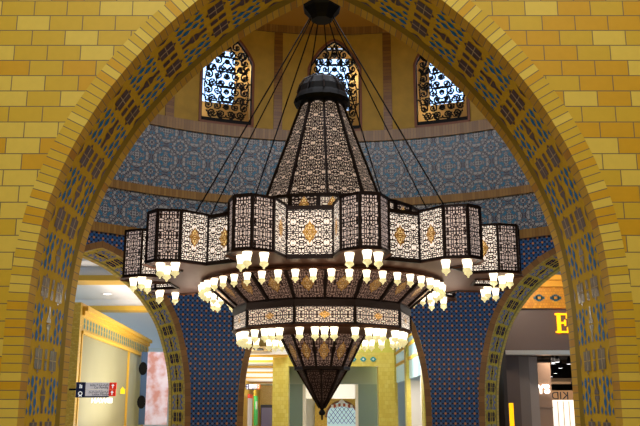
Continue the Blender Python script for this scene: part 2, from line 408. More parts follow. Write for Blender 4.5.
prof = [(7.95,11.42)]+[(7.95*math.cos(t), 11.42+3.4*math.sin(t)) for t in np.linspace(.08, math.pi/2, 12)][:-1]+[(0,14.82)]
d.lathe(prof, 64, (RC.x, RC.y, 0)); struct(d.build('ceiling_dome', m_dome, smooth=True), 'gold plastered dome over the rotunda')

# windows: lattice cut on a fine grid, frame, deep niche open to the daylight
def lattice_mask():
    pts = []
    def spiral(cx, cz, r, turns, a0, sg, th=.0105, tail=.0):
        n = int(60*turns)
        for k in range(n+1):
            f = k/n; rr = r*(1-.86*f); a = a0+sg*f*turns*2*math.pi
            pts.append((cx+rr*math.cos(a), cz+rr*math.sin(a), th*(1.15-.4*f)))
        pts.append((cx+r*.14*math.cos(a), cz+r*.14*math.sin(a), th*2.1))
    def curve(P, th=.0105):
        for i in range(40):
            t = i/39; b = [(1-t)**3, 3*t*(1-t)**2, 3*t*t*(1-t), t**3]
            pts.append((sum(c*p[0] for c, p in zip(b,P)), sum(c*p[1] for c, p in zip(b,P)), th))
    rr = np.random.RandomState(4)
    rows = [8.83+.205*i for i in range(10)]
    for k, z in enumerate(rows):
        wmax = .60 if z < ZS else .58*max(0, (1-((z-ZS)/(ZA-ZS))**1.15))
        for cx in ((.12,.36) if k % 2 == 0 else (.0,.24,.47)):
            if cx > wmax-.05: continue
            sg = 1 if (k+int(cx*10)) % 2 else -1; a0 = (math.pi/2 if k % 2 else -math.pi/2)+.5*rr.randn()
            spiral(cx, z, .105+.012*rr.rand(), 1.35, a0, sg, .0165)
            x0, z0 = cx+.105*math.cos(a0), z+.105*math.sin(a0)
            curve([(x0,z0),(x0+sg*.08,z0+.03),(x0+.02,z0+.10),(x0+.12*sg,z0+.15)], .0155)
            curve([(x0,z0),(x0-sg*.06,z0+.05),(x0-.10*sg,z0-.02)]+[(x0-.13*sg,z0+.06)], .013)
            c = (x0+.05*sg, z0+.07); pts.append((c[0],c[1],.028))
    curve([(.52,9.0),(.62,9.6),(.58,10.2),(.18,10.5)], .018); curve([(.18,10.5),(.05,10.6),(.06,10.8),(0,10.95)], .018)
    curve([(.0,9.25),(.32,9.4),(.38,9.9),(.0,10.3)], .017)
    return pts
LP = lattice_mask(); cs = .012
nx = int(WH/cs)+1; nz = int((ZA-Z0)/cs)+1
mask = np.zeros((nx, nz), bool); X = (np.arange(nx)+.5)*cs; Z = Z0+(np.arange(nz)+.5)*cs
for (x, z, t) in LP:
    i0, i1 = max(0,int((x-t)/cs)-1), min(nx,int((x+t)/cs)+2); j0, j1 = max(0,int((z-t-Z0)/cs)-1), min(nz,int((z+t-Z0)/cs)+2)
    if i1 > i0 and j1 > j0: mask[i0:i1, j0:j1] |= ((X[i0:i1,None]-abs(x))**2+(Z[None,j0:j1]-z)**2) < t*t
tops = np.array([wtop(x) for x in X])
inside = Z[None,:] < tops[:,None]
border = (X[:,None] > WH-.055) | (Z[None,:] < Z0+.14)
for k in range(nx):
    e = min(tops[max(0,k-3):min(nx,k+4)].min(), tops[k])-.055; border[k] |= Z > e
mask = (mask | border) & inside
for wi, a in enumerate(WAZ):
    root = empty('window_%d' % (wi+1), cyl(0, Z0, 0, a), kind='structure', label='pointed window with black scrollwork lattice high in the ochre drum')
    off = root.location; ax = a*RR
    lm = MB()
    for s in (-1,1):
        for j in range(nz):
            i = 0
            while i < nx:
                if mask[i,j]:
                    k = i
                    while k < nx and mask[k,j] and k-i < 10: k += 1
                    x0, x1, z0, z1 = s*i*cs, s*k*cs, Z0+j*cs, Z0+(j+1)*cs
                    q = [cyl(ax+x0,z0,.04), cyl(ax+x1,z0,.04), cyl(ax+x1,z1,.04), cyl(ax+x0,z1,.04)]
                    lm.face(q if s > 0 else q[::-1]); i = k
                else: i += 1
    lo = lm.build('scroll_lattice', m_black, root, off=off, merge=True)
    sm = lo.modifiers.new('thick', 'SOLIDIFY'); sm.thickness = .03
    fm = MB(); E_ = [(-WH,Z0),(WH,Z0)]+[(WH*k/14, wtop(WH*k/14)) for k in range(14,-15,-1)]
    for (x0,z0),(x1,z1) in zip(E_, E_[1:]+E_[:1]):
        n2 = 1 if abs(z0-z1) > .3 else 1
        p, q = Vector(cyl(ax+x0,z0,-.01)), Vector(cyl(ax+x1,z1,-.01))
        if abs(x0-x1) > .5:
            for k in range(8): fm.bar(cyl(ax+x0+(x1-x0)*k/8,z0,-.01), cyl(ax+x0+(x1-x0)*(k+1)/8,z0,-.01), .06, .07)
        else: fm.bar(p, q, .06, .07, nrm=(math.sin(a),math.cos(a),0))
    fm.build('window_frame', plain('brown_window_frame', lin(140,84,48), .5) if wi == 0 else bpy.data.materials['brown_window_frame'], root, off=off)
    nm = MB(); H = WH+.04; D = .85
    T = lambda x, z, t: cyl(ax+x, z, t)
    for x in (-H, H): nm.face([T(x,8.5,0), T(x,8.5,D), T(x,11.2,D), T(x,11.2,0)])
    nm.face([T(-H,8.5,0), T(H,8.5,0), T(H,8.5,D), T(-H,8.5,D)]); nm.face([T(-H,11.2,0), T(H,11.2,0), T(H,11.2,D), T(-H,11.2,D)])
    ox0, ox1, oz0, oz1 = -.43, .36, 9.42, 10.9
    for q in ((-H,ox0,8.5,11.2),(ox1,H,8.5,11.2),(ox0,ox1,8.5,oz0),(ox0,ox1,oz1,11.2)): nm.face([T(q[0],q[2],D), T(q[1],q[2],D), T(q[1],q[3],D), T(q[0],q[3],D)])
    nm.build('window_niche', plain('niche_plaster', lin(214,176,110), .7) if wi == 0 else bpy.data.materials['niche_plaster'], root, off=off)

for a in WAZ: point('niche_lamp', cyl(a*RR+.5, 10.3, .5), 8, (1,.93,.74), .05); point('niche_lamp', cyl(a*RR-.5, 9.2, .5), 3, (1,.93,.74), .05)
# small arches: brick face band, mosaic soffit passage
for i, a in enumerate(AZ):
    mp = lambda x, z, t, a=a: cyl(x, z, t-.02, a)
    root = empty('wall_arch_%s' % ('west','middle','east')[i], cyl(0,0,0,a), kind='structure', label='pointed archway lined with gold, navy and turquoise tile mosaic')
    b = MB(); arch_ring(b, small, 0, OUT, 0, 0, mp=mp); 
    arch_rim = b.build('brick_arch_band', m_tanarch, root, off=root.location)
    b = MB(); soffit(b, small, mp, 1.3, [(0,.12,'e'),(.12,1.0,'tiles'),(1.0,1.12,'o'),(1.12,1.32,'e')], {'e':0,'tiles':1,'o':2,'p':3,'b':4,'g':5}, shrink=1.0)
    b.build('mosaic_soffit', [m_edge, m_gold, m_olive, m_navyt, m_bluet2, m_gold], root, off=root.location)

# ------------------------------------------------------------------ chandelier
CX, CY = .03, 12.45; BZ = 1.42
ch = empty('chandelier', (CX,CY,BZ), label='huge tiered bronze filigree chandelier hanging in the rotunda under the dome', cat='chandelier')
OFF = (0,0,BZ)
def pol(r_, a, z): return Vector((r_*math.sin(a), -r_*math.cos(a), z))
def panel(mb, q, m=0, flip=False):
    """q = bottom-left, bottom-right, top-right, top-left; uv in metres centred on the panel"""
    q = [Vector(p) for p in q]; c = sum(q, Vector())/4
    ux = ((q[1]+q[2])-(q[0]+q[3])).normalized(); uz = ((q[2]+q[3])-(q[0]+q[1])).normalized()
    mb.face(q, [((p-c).dot(ux), (p-c).dot(uz)) for p in q], m)
def medal(mb, q, w_, h, mi=0, mo=1, e=.012):
    q = [Vector(p) for p in q]; c = sum(q, Vector())/4
    ux = ((q[1]+q[2])-(q[0]+q[3])).normalized(); uz = ((q[2]+q[3])-(q[0]+q[1])).normalized(); n = ux.cross(uz).normalized()
    c = c+n*e
    def out(s):
        P = []
        for k in range(24):
            t = k/24*2*math.pi; rr = (abs(math.cos(t))**1.25+abs(math.sin(t))**1.25)**(-1/1.25)*(1+.10*math.cos(8*t))
            P.append((rr*math.cos(t)*w_/2*s, rr*math.sin(t)*h/2*s))
        return P
    A, B = out(1), out(.8)
    for k in range(24):
        j = (k+1) % 24
        mb.face([c+ux*A[k][0]+uz*A[k][1]+n*.004, c+ux*A[j][0]+uz*A[j][1]+n*.004, c+ux*B[j][0]+uz*B[j][1]+n*.004, c+ux*B[k][0]+uz*B[k][1]+n*.004], m=mo)
    mb.face([c+ux*p[0]+uz*p[1] for p in B], [p for p in B], mi)
    for sx, sz in ((0,.38),(0,-.38),(.36,0),(-.36,0)):
        cc = c+ux*(sx*w_/2*1.1)+uz*(sz*h/2*1.1)+n*.006; a_, b_ = w_*.09, h*.09
        mb.face([cc+ux*a_, cc+uz*b_, cc-ux*a_, cc-uz*b_], m=mo)
def part(mb, name, mats, parent=ch, smooth=False, merge=False): return mb.build(name, mats, parent, smooth, OFF if parent is ch else None or OFF, merge)

# canopy and rod
b = MB(); b.lathe([(0,7.74),(.17,7.74),(.2,7.8),(.31,7.92),(.33,8.02),(.31,8.12),(.2,8.22),(.1,8.32),(.045,8.4)], 8, ph=R_(22.5)); part(b, 'canopy', m_black)
b = MB(); b.tube((0,0,8.35),(0,0,14.7),.04); part(b, 'hanging_rod', m_black)
for a in (-72,-105,-135,-160,168,140,108,72):
    b = MB(); a_ = R_(a); b.tube(pol(.18,a_,7.8), pol(2.1,a_,4.09), .011, 6); part(b, 'suspension_cable', m_black)
# dome cap
b = MB(); b.lathe([(.0,6.24),(.36,6.24),(.43,6.27),(.45,6.33),(.42,6.4),(.40,6.44),(.37,6.55),(.29,6.67),(.18,6.74),(0,6.76)], 20); cap = part(b, 'dome_cap', m_black)
for k in range(10): 
    b = MB(); a = R_(4.6+36*k); P = [(.425,6.42),(.38,6.56),(.30,6.68),(.18,6.755)]
    for p, q in zip(P[:-1], P[1:]): b.tube(pol(p[0],a,p[1]), pol(q[0],a,q[1]), .012, 5)
    b.build('cap_rib', m_iron, cap, off=OFF)
# cone: ten panels with ribs
for k in range(10):
    a0, a1 = R_(4.6+36*k), R_(4.6+36*(k+1))
    q = [pol(.99,a0,4.42), pol(.99,a1,4.42), pol(.33,a1,6.26), pol(.33,a0,6.26)]
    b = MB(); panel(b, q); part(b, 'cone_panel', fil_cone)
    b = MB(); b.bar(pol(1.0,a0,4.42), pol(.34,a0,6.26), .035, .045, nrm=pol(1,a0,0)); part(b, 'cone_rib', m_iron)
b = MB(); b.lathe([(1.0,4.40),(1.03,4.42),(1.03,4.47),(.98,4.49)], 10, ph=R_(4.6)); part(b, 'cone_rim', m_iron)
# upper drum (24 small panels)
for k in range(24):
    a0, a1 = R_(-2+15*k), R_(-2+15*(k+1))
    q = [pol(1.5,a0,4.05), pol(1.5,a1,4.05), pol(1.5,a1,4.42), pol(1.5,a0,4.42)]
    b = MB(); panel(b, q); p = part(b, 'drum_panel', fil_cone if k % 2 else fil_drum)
    b = MB(); medal(b, [v+Vector((0,0,.06)) for v in q], .13, .22); b.build('medallion', [fil_amber, m_goldm], p, off=OFF)
    b = MB(); b.bar(pol(1.505,a0,4.05), pol(1.505,a0,4.44), .06, .03, nrm=pol(1,a0,0)); part(b, 'drum_post', m_iron)
b = MB(); b.lathe([(1.46,4.40),(1.53,4.41),(1.53,4.45),(1.45,4.47),(1.0,4.46)], 24, ph=R_(-2)); part(b, 'drum_cornice', m_iron)
# lantern ring: twelve bays and twelve turrets
ZB, ZTP = 3.43, 4.06; RB = 2.26; hwid = .295; PSI = -4
def bar3(b, p, q, n, w_=.03, d=.035): b.bar(p, q, w_, d, nrm=n)
for k in range(12):
    a = R_(PSI+30*k); er = Vector((math.sin(a), -math.cos(a), 0)); et = Vector((math.cos(a), math.sin(a), 0))
    P = lambda r_, t, z: er*r_+et*t+Vector((0,0,z))
    q = [P(RB,-hwid,ZB), P(RB,hwid,ZB), P(RB,hwid,ZTP), P(RB,-hwid,ZTP)]
    b = MB(); panel(b, q); p = part(b, 'bay_panel', fil_ring)
    b = MB(); medal(b, q, .17, .27); b.build('medallion', [fil_amber, m_goldm], p, off=OFF)
    for z in (ZB, ZTP): b = MB(); bar3(b, P(RB+.01,-hwid,z), P(RB+.01,hwid,z), er, .05); b.build('frame_rail', m_iron, p, off=OFF)
for k in range(12):
    a = R_(PSI+15+30*k); er = Vector((math.sin(a), -math.cos(a), 0)); et = Vector((math.cos(a), math.sin(a), 0))
    P = lambda r_, t, z: er*r_+et*t+Vector((0,0,z))
    ol = [(2.26,-hwid),(2.68,-hwid),(2.92,-.12),(2.92,.12),(2.68,hwid),(2.26,hwid)]
    TZ = ZTP+.03
    # turret body: floor and roof plates joined by the corner posts
    b = MB(); b.face([P(r_,t,ZB-.005) for r_, t in ol][::-1], m=0); b.face([P(r_,t,TZ) for r_, t in ol], m=1)
    for i, (r_, t) in enumerate(ol):
        b.bar(P(r_,t,ZB), P(r_,t,TZ), .036, .036, nrm=er, m=1)
        if i:
            p0, p1 = ol[i-1], ol[i]
            for z in (ZB+.005, TZ): b.bar(P(p0[0],p0[1],z), P(p1[0],p1[1],z), .045, .03, nrm=er if i == 3 else None, m=1)
    # flared copper lip round the floor
    ol2 = [(r_+(.05 if r_ > 2.2 else 0), t*1.14) for r_, t in ol]
    for i in range(1, 6): b.face([P(ol[i-1][0],ol[i-1][1],ZB), P(ol[i][0],ol[i][1],ZB), P(ol2[i][0],ol2[i][1],ZB-.03), P(ol2[i-1][0],ol2[i-1][1],ZB-.03)], m=0)
    t_ = part(b, 'turret', [m_copper, m_iron])
    for i in range(1, 6):
        p0, p1 = ol[i-1], ol[i]
        q = [P(p0[0],p0[1],ZB), P(p1[0],p1[1],ZB), P(p1[0],p1[1],TZ), P(p0[0],p0[1],TZ)]
        b = MB(); panel(b, q)
        if i in (1, 5): medal(b, q, .15, .25, 1, 2)
        b.build('turret_panel', [fil_ring if i in (1,5) else fil_turr, fil_amber, m_goldm], t_, off=OFF)
# ring floor and roof, copper rail
b = MB(); b.lathe([(2.28,3.425),(1.82,3.425),(1.78,3.40),(1.72,3.41)], 48); part(b, 'ring_floor', m_copper)
b = MB(); b.lathe([(1.5,4.05),(2.28,4.07)], 48); part(b, 'ring_roof', m_iron)
b = MB()
for k in range(48): b.tube(pol(1.80,R_(7.5*k),3.375), pol(1.80,R_(7.5*(k+1)),3.375), .022, 6)
part(b, 'copper_rail', m_copper, smooth=False)
# funnel of twenty panels down to the lower drum
for k in range(20):
    a0, a1 = R_(1.5+18*k), R_(1.5+18*(k+1))
    q = [pol(1.30,a0,3.05), pol(1.30,a1,3.05), pol(1.72,a1,3.40), pol(1.72,a0,3.40)]
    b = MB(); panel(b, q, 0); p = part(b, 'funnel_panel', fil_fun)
    b = MB(); medal(b, q, .17, .26); b.build('medallion', [fil_gold, m_goldm], p, off=OFF)
    b = MB(); b.bar(pol(1.31,a0,3.04), pol(1.73,a0,3.39), .04, .04, nrm=pol(1,a0,-1)); part(b, 'funnel_rib', m_iron)
b = MB(); b.lathe([(1.31,3.06),(1.34,3.03),(1.34,2.95),(1.30,2.93)], 10, ph=R_(1.5-18)); part(b, 'drum_rim', m_iron)
for k in range(10):
    a0, a1 = R_(-16.5+36*k), R_(-16.5+36*(k+1))
    q = [pol(1.32,a0,2.70), pol(1.32,a1,2.70), pol(1.32,a1,2.95), pol(1.32,a0,2.95)]
    b = MB(); panel(b, q); p = part(b, 'lower_drum_panel', fil_drum)
    b = MB(); medal(b, q, .15, .09); b.build('medallion', [fil_amber, m_goldm], p, off=OFF)
    b = MB(); 
    for z in (2.70, 2.95): b.bar(pol(1.325,a0,z), pol(1.325,a1,z), .035, .03)
    b.bar(pol(1.325,a0,2.70), pol(1.325,a0,2.95), .04, .03, nrm=pol(1,a0,0)); b.build('drum_frame', m_iron, p, off=OFF)
b = MB(); b.lathe([(1.34,2.695),(1.30,2.66),(.66,2.62),(.60,2.64)], 20, ph=R_(1.5)); part(b, 'drum_underside', m_copper)
# lower basket (12) and the pointed tip (8)
for k in range(12):
    a0, a1 = R_(-12+30*k), R_(-12+30*(k+1))
    q = [pol(.385,a0,2.17), pol(.385,a1,2.17), pol(.63,a1,2.63), pol(.63,a0,2.63)]
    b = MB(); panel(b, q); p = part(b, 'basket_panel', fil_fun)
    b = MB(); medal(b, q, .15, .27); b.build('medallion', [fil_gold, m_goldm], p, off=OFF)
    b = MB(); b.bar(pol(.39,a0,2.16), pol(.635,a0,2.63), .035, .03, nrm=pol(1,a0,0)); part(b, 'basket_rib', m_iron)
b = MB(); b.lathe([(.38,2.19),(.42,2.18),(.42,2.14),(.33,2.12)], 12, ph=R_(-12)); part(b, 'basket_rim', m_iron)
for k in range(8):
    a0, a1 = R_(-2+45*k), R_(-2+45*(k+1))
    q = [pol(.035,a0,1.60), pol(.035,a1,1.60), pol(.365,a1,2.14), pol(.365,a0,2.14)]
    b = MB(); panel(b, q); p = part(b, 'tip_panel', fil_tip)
    b = MB(); medal(b, [q[0].lerp(q[3],.35), q[1].lerp(q[2],.35), q[2], q[3]], .10, .17); b.build('medallion', [fil_tip, m_iron], p, off=OFF)
    b = MB(); b.bar(pol(.04,a0,1.60), pol(.37,a0,2.14), .03, .03, nrm=pol(1,a0,0)); part(b, 'tip_rib', m_iron)
b = MB(); b.lathe([(0,1.42),(.012,1.43),(.016,1.49),(.04,1.50),(.05,1.53),(.035,1.56),(.02,1.57),(.045,1.60),(.04,1.62)], 12); part(b, 'finial', m_black, smooth=True)
# glass shades: one mesh shared by every copy
gm = MB()
prof = [(.02,0),(.055,-.004),(.058,-.02),(.050,-.05),(.043,-.085),(.040,-.11),(.052,-.135),(.050,-.15),(.028,-.165),(.014,-.175),(.012,-.195),(0,-.2)]
gm.lathe(prof, 12, mf=lambda k: 0 if k < 5 else 1)
gm.lathe([(.03,.03),(.034,.0),(0,-.001)], 8, mf=lambda k: 2)
s0 = gm.build('glass_shade', [m_glass_hot, m_glass_lip, m_copper], ch, smooth=True)
spots = []
for k in range(48): spots.append((pol(1.80, R_(3.75+7.5*k), 3.355), .9))
for k in range(12):
    a = R_(PSI+15+30*k)
    for r_, t in ((2.58,-.17),(2.66,.17),(2.78,0.0)):
        er = Vector((math.sin(a), -math.cos(a), 0)); et = Vector((math.cos(a), math.sin(a), 0)); spots.append((er*r_+et*t+Vector((0,0,3.43)), 1.05))
for k in range(10):
    a = -16.5+36*k
    for d_ in (2, 12, 18, 24): spots.append((pol(1.22, R_(a+d_), 2.67), 1.0))
spots.sort(key=lambda s: s[0].y)
for i, (p, s) in enumerate(spots[:99]):
    o = s0 if i == 0 else s0.copy()
    if i: C.objects.link(o); o.parent = ch
    o.location = p-Vector(OFF); o.scale = (s,s,s)
b = MB()
for p, s in spots[99:]:
    b.lathe([(r_*s, z*s) for r_, z in prof], 8, c=p, mf=lambda k: 0 if k < 5 else 1)
rear = part(b, 'glass_shade_row', [m_glass_hot, m_glass_lip], smooth=True); rear['kind'] = 'stuff'

# ------------------------------------------------------------------ floor, hall
b = MB(); b.face([(-16,-5,0),(16,-5,0),(16,66,0),(-16,66,0)]); struct(b.build('floor', m_stone), 'pale polished stone floor')
b = MB(); b.box(-7.6,-7.4,-5,YB,0,9.5); struct(b.build('wall_left', m_wall)); b = MB(); b.box(7.4,7.6,-5,YB,0,9.5); struct(b.build('wall_right', m_wall))
b = MB(); b.box(-7.6,7.6,-5.2,-5,0,9.5); struct(b.build('wall_back', m_wall)); b = MB(); b.box(-7.6,7.6,-5.2,YF,9.5,9.7); struct(b.build('ceiling', m_hallc))

def sector(r0, r1, z, a0=-117, a1=117, n=48):
    b = MB()
    for k in range(n):
        A, B_ = R_(a0+(a1-a0)*k/n), R_(a0+(a1-a0)*(k+1)/n); f = lambda r_, a: (RC.x+r_*math.sin(a), RC.y+r_*math.cos(a), z)
        b.face([f(r0,A), f(r1,A), f(r1,B_), f(r0,B_)])
    return b
struct(sector(7.92, 52, 5.78).build('roof_sky_block', m_hallc), 'added flat slab round the rotunda keeping out sky light')  # unseen slab added to keep sky light out of the corridors
b = MB()
for k in range(40): 
    A, B_ = R_(-100+5*k), R_(-95+5*k); f = lambda a, z: (RC.x+52*math.sin(a), RC.y+52*math.cos(a), z); b.face([f(A,0), f(B_,0), f(B_,5.78), f(A,5.78)])
for s_ in (-1,1): b.face([(s_*7.3,8.8,0),(s_*52,8.8,0),(s_*52,8.8,5.78),(s_*7.3,8.8,5.78)])
struct(b.build('wall_sky_block', m_hallc), 'added plain cream walls keeping out sky light')  # walls added to close the slab's sides against sky light
def area(name, loc, rot, size, power, col=(1,.93,.82), sy=None, spread=None):
    l = bpy.data.lights.new(name, 'AREA'); l.energy = power; l.color = col; l.size = size; l.shape = 'RECTANGLE' if sy else 'SQUARE'
    if sy: l.size_y = sy
    if spread: l.spread = spread
    o = bpy.data.objects.new(name, l); C.objects.link(o); o.location = loc; o.rotation_euler = rot; return o
area('hall_fill', (-1.5,1.0,9.2), (R_(38),0,0), 4, 470, (1,.96,.88), 3)  # unseen area light added overhead to brighten the front wall
area('hall_fill', (3.5,2.5,9.2), (R_(30),0,0), 3, 160, (1,.88,.7), 2)  # second added area light, warmer, towards the right
# ------------------------------------------------------------------ rooms beyond the west arch
m_ytile = brick('small_yellow_tile', [(0,lin(232,188,64)),(.5,lin(224,178,52)),(.8,lin(238,200,84))], lin(200,160,60), .08, .04, .003, shift=(20,0), bump=.2)
m_ycorn = plain('yellow_cornice', lin(226,180,60), .5)
m_gl = plain('beige_shop_glass', lin(158,154,120), .5, noise=.12, nscale=.7, spec=.2)
def wallseg(mb, p, q, z0, z1, th=.1, m=0, side=1):
    p, q = Vector((p[0],p[1],0)), Vector((q[0],q[1],0)); t = (q-p).normalized(); n = Vector((t.y,-t.x,0))*side; L = (q-p).length
    A, B, Cc, D = p, q, q-n*th, p-n*th; up = lambda v, z: (v.x, v.y, z)
    mb.face([up(A,z0), up(B,z0), up(B,z1), up(A,z1)], [(0,z0),(L,z0),(L,z1),(0,z1)], m)
    mb.face([up(Cc,z0), up(D,z0), up(D,z1), up(Cc,z1)], [(0,z0),(L,z0),(L,z1),(0,z1)], m)
    for a, b_ in ((A,D),(B,Cc)): mb.face([up(a,z0), up(b_,z0), up(b_,z1), up(a,z1)], [(0,z0),(th,z0),(th,z1),(0,z1)], m)
    mb.face([up(A,z1), up(B,z1), up(Cc,z1), up(D,z1)], m=m); mb.face([up(A,z0), up(B,z0), up(Cc,z0), up(D,z0)], m=m)
SW0, SW1 = (-6.28,22.0), (-6.85,33.5)
b = MB(); b.box(-9.5,-6.28,21.8,22.0,0,4.3); wallseg(b, SW0, SW1, 3.5, 4.3, .3); wallseg(b, SW0, SW1, 0, .12, .3)
wwest = struct(b.build('wall_shopfront', m_ytile), 'yellow tiled wall above the glazed shopfront')
def along(s, z, off=0.): 
    t = Vector((SW1[0]-SW0[0], SW1[1]-SW0[1])).normalized(); n = Vector((t.y,-t.x)); return (SW0[0]+t.x*s+n.x*off, SW0[1]+t.y*s+n.y*off, z)
b = MB()
for z0, z1, o in ((3.98,4.10,.06),(4.10,4.22,.14),(3.50,3.58,.05)):
    A = along(0,0,o); B_ = along(11.5,0,o); wallseg(b, A[:2], B_[:2], z0, z1, o+.02)
b.build('cornice', m_ycorn, wwest)
b = MB()
for k in range(30):
    s = .25+k*.37
    for dz in (-.07,.07): 
        c = Vector(along(s,3.78+dz,.01)); u = Vector(along(1,0))-Vector(along(0,0)); 
        P = [c+u*(.09*math.cos(t))+Vector((0,0,.075*math.sin(t))) for t in np.linspace(0,2*math.pi,9)[:-1]]
        b.face(P)
b.build('flower_frieze', plain('teal_flower_tile', lin(36,128,140), .4), wwest)
def shop_glass(name, s0_, s1_, z0, z1, mat, off=-.04):
    b = MB(); A, B_ = along(s0_,0,off), along(s1_,0,off); wallseg(b, A[:2], B_[:2], z0, z1, .03); return struct(b.build(name, mat), 'beige reflective shopfront glazing')
shop_glass('window_4', .15, 7.2, .12, 3.5, m_gl)
shop_glass('window_5', 7.3, 10.8, .12, 3.5, plain('pale_shop_glass', lin(176,178,148), .3, spec=.8))
b = MB(); 
for s in (.08,7.25,10.9): A, B_ = along(s-.06,0,.02), along(s+.06,0,.02); wallseg(b, A[:2], B_[:2], 0, 3.5, .1)
b.build('mullion', m_ycorn, wwest)
# coffered ceiling
b = MB(); b.box(-12,-2.6,20.6,52,5.2,5.35); cw = struct(b.build('ceiling_west', m_white), 'white coffered ceiling beyond the archway')
for y in (21.6,28.3):
    b = MB(); b.box(-12,-2.6,y,y+.7,4.98,5.2,0); b.box(-12,-2.6,y-.06,y+.76,4.84,4.98,1); b.build('coffer_beam', [m_white, m_ycorn], cw)
dl = empty('downlight', (-6.9,26.8,5.19), label='small round recessed downlight in the white coffered ceiling', cat='ceiling light')
b = MB(); b.lathe([(.17,.02),(.17,-.012),(.13,-.012),(.12,.0)], 20); b.build('trim_ring', m_white, dl)
b = MB(); b.lathe([(.12,-.002),(0,-.002)], 20); b.build('lamp_disc', plain('downlight_glow', (1,1,1,1), emit=(1,1,1,1), es=6), dl)
area('west_fill', (-4.6,24.5,.9), (R_(180),0,0), 2.5, 230, (1,.95,.92), 4); area('west_fill', (-3.6,27,3.0), (0,R_(100),0), 2.5, 120, (1,.95,.85), 5)  # lights added to brighten the room, one upward near the floor; no fixtures there
# wayfinding sign
def flat_text(txt, loc, size, mat, parent, name='lettering', ext=.003, flip=False, bold=0.):
    c = bpy.data.curves.new(name, 'FONT'); c.body = txt; c.size = size; c.extrude = ext; c.align_x = 'CENTER'; c.align_y = 'CENTER'; c.offset = bold
    c.materials.append(mat); c.resolution_u = 4; to = bpy.data.objects.new(name, c); me = bpy.data.meshes.new_from_object(to); bpy.data.objects.remove(to)
    o = bpy.data.objects.new(name, me); C.objects.link(o); o.location = loc; o.rotation_euler = (R_(90),0,R_(180) if flip else 0)
    if parent: o.parent = parent
    return o
m_navy = plain('navy_sign_panel', lin(14,30,86), .3); m_sgrey = plain('grey_sign_panel', lin(214,208,212), .3, emit=lin(206,200,204), es=.4)
m_red = plain('red_sign_panel', lin(240,50,30), .3, emit=lin(240,40,20), es=.4); m_wt = plain('white_lettering', lin(245,245,245), .4, emit=(1,1,1,1), es=.5); m_dk = plain('dark_lettering', lin(60,60,90), .5)
def way_sign(loc, sc_, label, red=m_red):
    root = empty('direction_sign', loc, label=label, cat='sign')
    b = MB(); b.box(-.50*sc_,-.26*sc_,-.03,.03,-.19*sc_,.19*sc_); b.box(-.26*sc_,.34*sc_,-.02,.02,-.035*sc_,.0); b.box(-.26*sc_,.34*sc_,-.02,.02,-.19*sc_,-.155*sc_); b.build('navy_panel', m_navy, root)
    b = MB(); b.tube((-.68*sc_,0,.01),(-.5*sc_,0,.01),.025*sc_); b.build('bracket', m_black, root)
    for z, dx in ((.09,0),(-.08,-.01)):
        z *= sc_
        b = MB(); b.box(-.26*sc_,.34*sc_,-.022,.022,z-.075*sc_,z+.09*sc_); p = b.build('grey_panel', m_sgrey, root)
        for dz, t in ((.04,'وقوف السيارات' if z > 0 else 'مصلى السيدات'),(-.035,'Car Parking' if z > 0 else 'Ladies Mosque')): flat_text(t, (.14*sc_,-.026,z+dz*sc_), .075*sc_, m_dk, root)
        b = MB(); b.box((.34+dx)*sc_,(.52+dx)*sc_,-.022,.022,z-.075*sc_,z+.09*sc_); p = b.build('arrow_panel', red, root)
        b = MB(); x = (.43+dx)*sc_
        b.face([(x-.012*sc_,-.025,z-.05*sc_),(x+.012*sc_,-.025,z-.05*sc_),(x+.012*sc_,-.025,z+.02*sc_),(x-.012*sc_,-.025,z+.02*sc_)]); b.face([(x-.045*sc_,-.025,z+.01*sc_),(x+.045*sc_,-.025,z+.01*sc_),(x,-.025,z+.065*sc_)]); b.build('arrow', m_wt, root)
    b = MB(); x = -.38*sc_
    for k in range(16):
        t0, t1 = k/16*6.283, (k+1)/16*6.283; r0, r1 = .035*sc_, .055*sc_; z = -.09*sc_
        b.face([(x+r0*math.cos(t0),-.034,z+r0*math.sin(t0)),(x+r0*math.cos(t1),-.034,z+r0*math.sin(t1)),(x+r1*math.cos(t1),-.034,z+r1*math.sin(t1)),(x+r1*math.cos(t0),-.034,z+r1*math.sin(t0))])
    for dx in (-.03,.03): b.face([(x+(dx-.015)*sc_,-.034,-.17*sc_),(x+(dx+.015)*sc_,-.034,-.17*sc_),(x+(dx*.6+.012)*sc_,-.034,-.135*sc_),(x+(dx*.6-.012)*sc_,-.034,-.135*sc_)])
    b.face([(x-.03*sc_,-.034,.04*sc_),(x-.004*sc_,-.034,.04*sc_),(x-.004*sc_,-.034,.14*sc_),(x-.03*sc_,-.034,.14*sc_)]); b.face([(x+.01*sc_,-.034,.04*sc_),(x+.036*sc_,-.034,.04*sc_),(x+.036*sc_,-.034,.12*sc_),(x+.01*sc_,-.034,.12*sc_)])
    b.build('pictogram', m_wt, root); return root
way_sign((-5.68,21.5,2.04), 1.0, 'navy, grey and red direction sign on a bracket beside the yellow shopfront pier')
ft = flat_text('HAWEI', (-6.13,23.9,1.79), .19, plain('white_shop_lettering', (1,1,1,1), emit=(1,1,1,1), es=1.2), None, 'shop_lettering', bold=.006)
tag(ft, 'white block shop lettering just under the large direction sign', 'lettering')
b = MB(); P0 = along(5.9,2.12,.03); b.box(P0[0]-.02,P0[0]+.13,P0[1],P0[1]+.02,P0[2]-.08,P0[2]+.08)
b.face([(P0[0]+.0,P0[1]+.001,P0[2]+.08),(P0[0]+.1,P0[1]+.001,P0[2]+.08),(P0[0]+.05,P0[1]+.001,P0[2]+.16)]); tag(b.build('hanging_tag', plain('yellow_tag', lin(250,220,30), .5, emit=lin(250,220,30), es=.3)), 'small bright yellow tag showing on the pale shopfront glass', 'tag')
